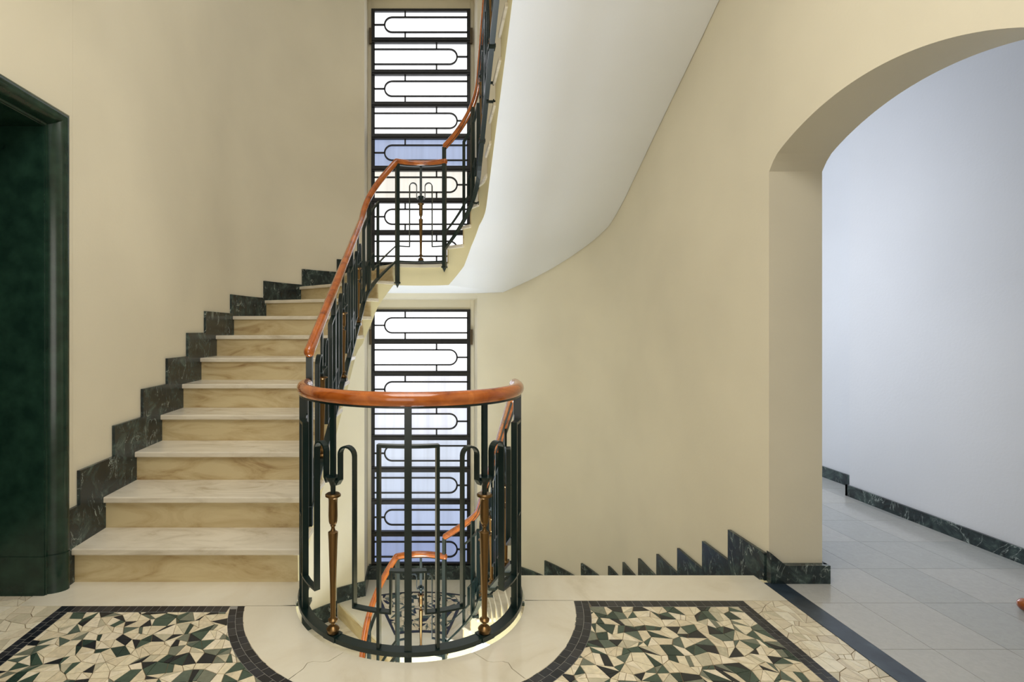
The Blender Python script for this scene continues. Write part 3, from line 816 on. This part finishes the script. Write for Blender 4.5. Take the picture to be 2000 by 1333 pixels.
UA = Q+0.07; UB = Q+L; UD = UC-0.24
def u_of(y): return Q+(y-C0[1])
def flight_rail(run, root, posts, bals, pins=True, corner_down=0.0):
    run.handrail(UA, UD, root)
    put_rails(run, UA, UD, root)
    for i, u in enumerate(posts):
        put_post(run, u, root); put_frame(run, u, root, 0.105 if u < UB else 0.14, 0.80)
        if pins: put_pins(run, u, root, (run.zb(u)-0.02, run.zb(u)+0.12), 0.07)
    for u in bals: put_baluster(run, u, root)
    allp = posts
    for a, b_ in zip(bals, bals[1:]):
        p = [x for x in posts if a < x < b_]
        put_link(run, a, b_, p[0] if p else (a+b_)/2, root)
    put_half(run, bals[0], -1, UA+0.02, root)
    # last hairpin: its tail climbs round the bend to the corner post
    ub = bals[-1]; gp = run.zh(ub)-run.zb(ub); r = 0.034; c = ub+0.040+r; tt = 0.80-r/gp; p = posts[-1]
    pts = [(ub+0.024, 0.655), (ub+0.030, 0.643), (ub+0.040, 0.659)] + [(c-r*cos(pi*i/10), tt+r/gp*sin(pi*i/10)) for i in range(11)]
    pts += [(c+r, 0.155), (p-0.07, 0.155), (p-0.07, 0.33), (p+0.07, 0.33), (p+0.07, 0.155), (UD, 0.155)]
    mb = MB(); run.ribbon(mb, pts, ST, SW); mb.build('scroll_bar', M['iron'], root)
    if run.zh(UD) > run.zb(UD)+0.965 or run.side > 0:      # short post under the upper end of the right-hand rails
        mb = MB(); run.ribbon(mb, [(UD+0.012, run.zh(UD)-0.19), (UD+0.012, run.zh(UD)-0.012)], 0.03, 0.03, absz=True); mb.build('post', M['iron'], root)
posts = [u_of(3.12), u_of(3.79), UB+0.19]; bals = [u_of(2.79), u_of(3.45), u_of(4.13)]
lr = empty('balustrade', 'balustrade with red-brown handrail climbing the inner edge of the left stairs', 'railing', loc=(-0.5, 2.5, 0.4))
RL = Run(-1, lerp_tab([(UA, 0.367), (UB, 1.43), (UD, 1.89)]), lerp_tab([(UA, 1.127), (UB, 2.205), (UD, 2.83)]))
flight_rail(RL, lr, posts, bals); put_post(RL, UA+0.012, lr, down=0.10, th=0.026)
land = empty('balustrade', 'short level balustrade with one brass baluster on the half landing, before the upper window', 'railing', loc=(0, 4.9, HALF))
RLd = Run(-1, lambda u: 1.885, lambda u: 2.83)
RLd.handrail(UD, UC+0.24, land); put_rails(RLd, UD, UC+0.24, land)
put_post(RLd, UD+0.01, land, down=0.20, finial=True, th=0.034, wd=0.036); put_post(RLd, UC+0.23, land, down=0.05, finial=True, th=0.034, wd=0.036)
put_baluster(RLd, UC, land); put_half(RLd, UC, -1, UD, land); put_half(RLd, UC, 1, UC+0.24, land)
ur = empty('balustrade', 'balustrade of the upper flight, leaving the top of the photo beside the white underside', 'railing', loc=(0.5, 4.4, 2.5))
RU = Run(1, lerp_tab([(UA, 2.60+0.567*1.9), (UB, 2.60), (UD, 2.01)]), lerp_tab([(UA, 3.40+0.567*1.9), (UB, 3.40), (UD, 2.98)]))
flight_rail(RU, ur, posts, bals)
dr = empty('balustrade', 'balustrade descending on the right behind the ring, towards the lower window', 'railing', loc=(0.5, 4.4, -1.2))
RD = Run(1, lerp_tab([(UA, 0.10), (UB, -1.10), (UD, -1.73)]), lerp_tab([(UA, 0.91), (UB, -0.30), (UD, -0.72)]))
flight_rail(RD, dr, posts, bals)
for root in (ring, lr, land, ur, dr):
    inv = tuple(-c for c in root.location)
    for c in root.children: c.location = inv
def dup(root, dz, label):
    r = root.copy(); COL.objects.link(r); r.location.z += dz; r['label'] = label
    for c in root.children:
        d = c.copy(); COL.objects.link(d); d.parent = r
        for g_ in c.children:
            e = g_.copy(); COL.objects.link(e); e.parent = d
    return r
dup(lr, -STOREY, 'bright orange handrail and balustrade seen down through the well, falling towards the camera')
dup(land, -STOREY, 'short level balustrade on the lower landing with orange handrail, seen through the well')

# ------------------------------------------------------------------ small things
def ball(name, x, y, z, r, m):
    v = []; f = []; K = 20; n = 12
    for i in range(n+1):
        a = pi*i/n
        for j in range(K): b_ = 2*pi*j/K; v.append((r*sin(a)*cos(b_), r*sin(a)*sin(b_), r+r*cos(a)*(1.0 if a < pi/2 else 0.96)))
    for i in range(n):
        for j in range(K): f.append((i*K+j, (i+1)*K+j, (i+1)*K+(j+1) % K, i*K+(j+1) % K))
    o = new(name, v, f, m, smooth=True); o.location = (x, y, z); return o
k = ball('wooden_knob', 2.652, 2.245, 0.0, 0.028, M['wood'])
tag(k, 'small round orange-brown wooden knob cut by the right edge, low over the corridor floor', 'knob')
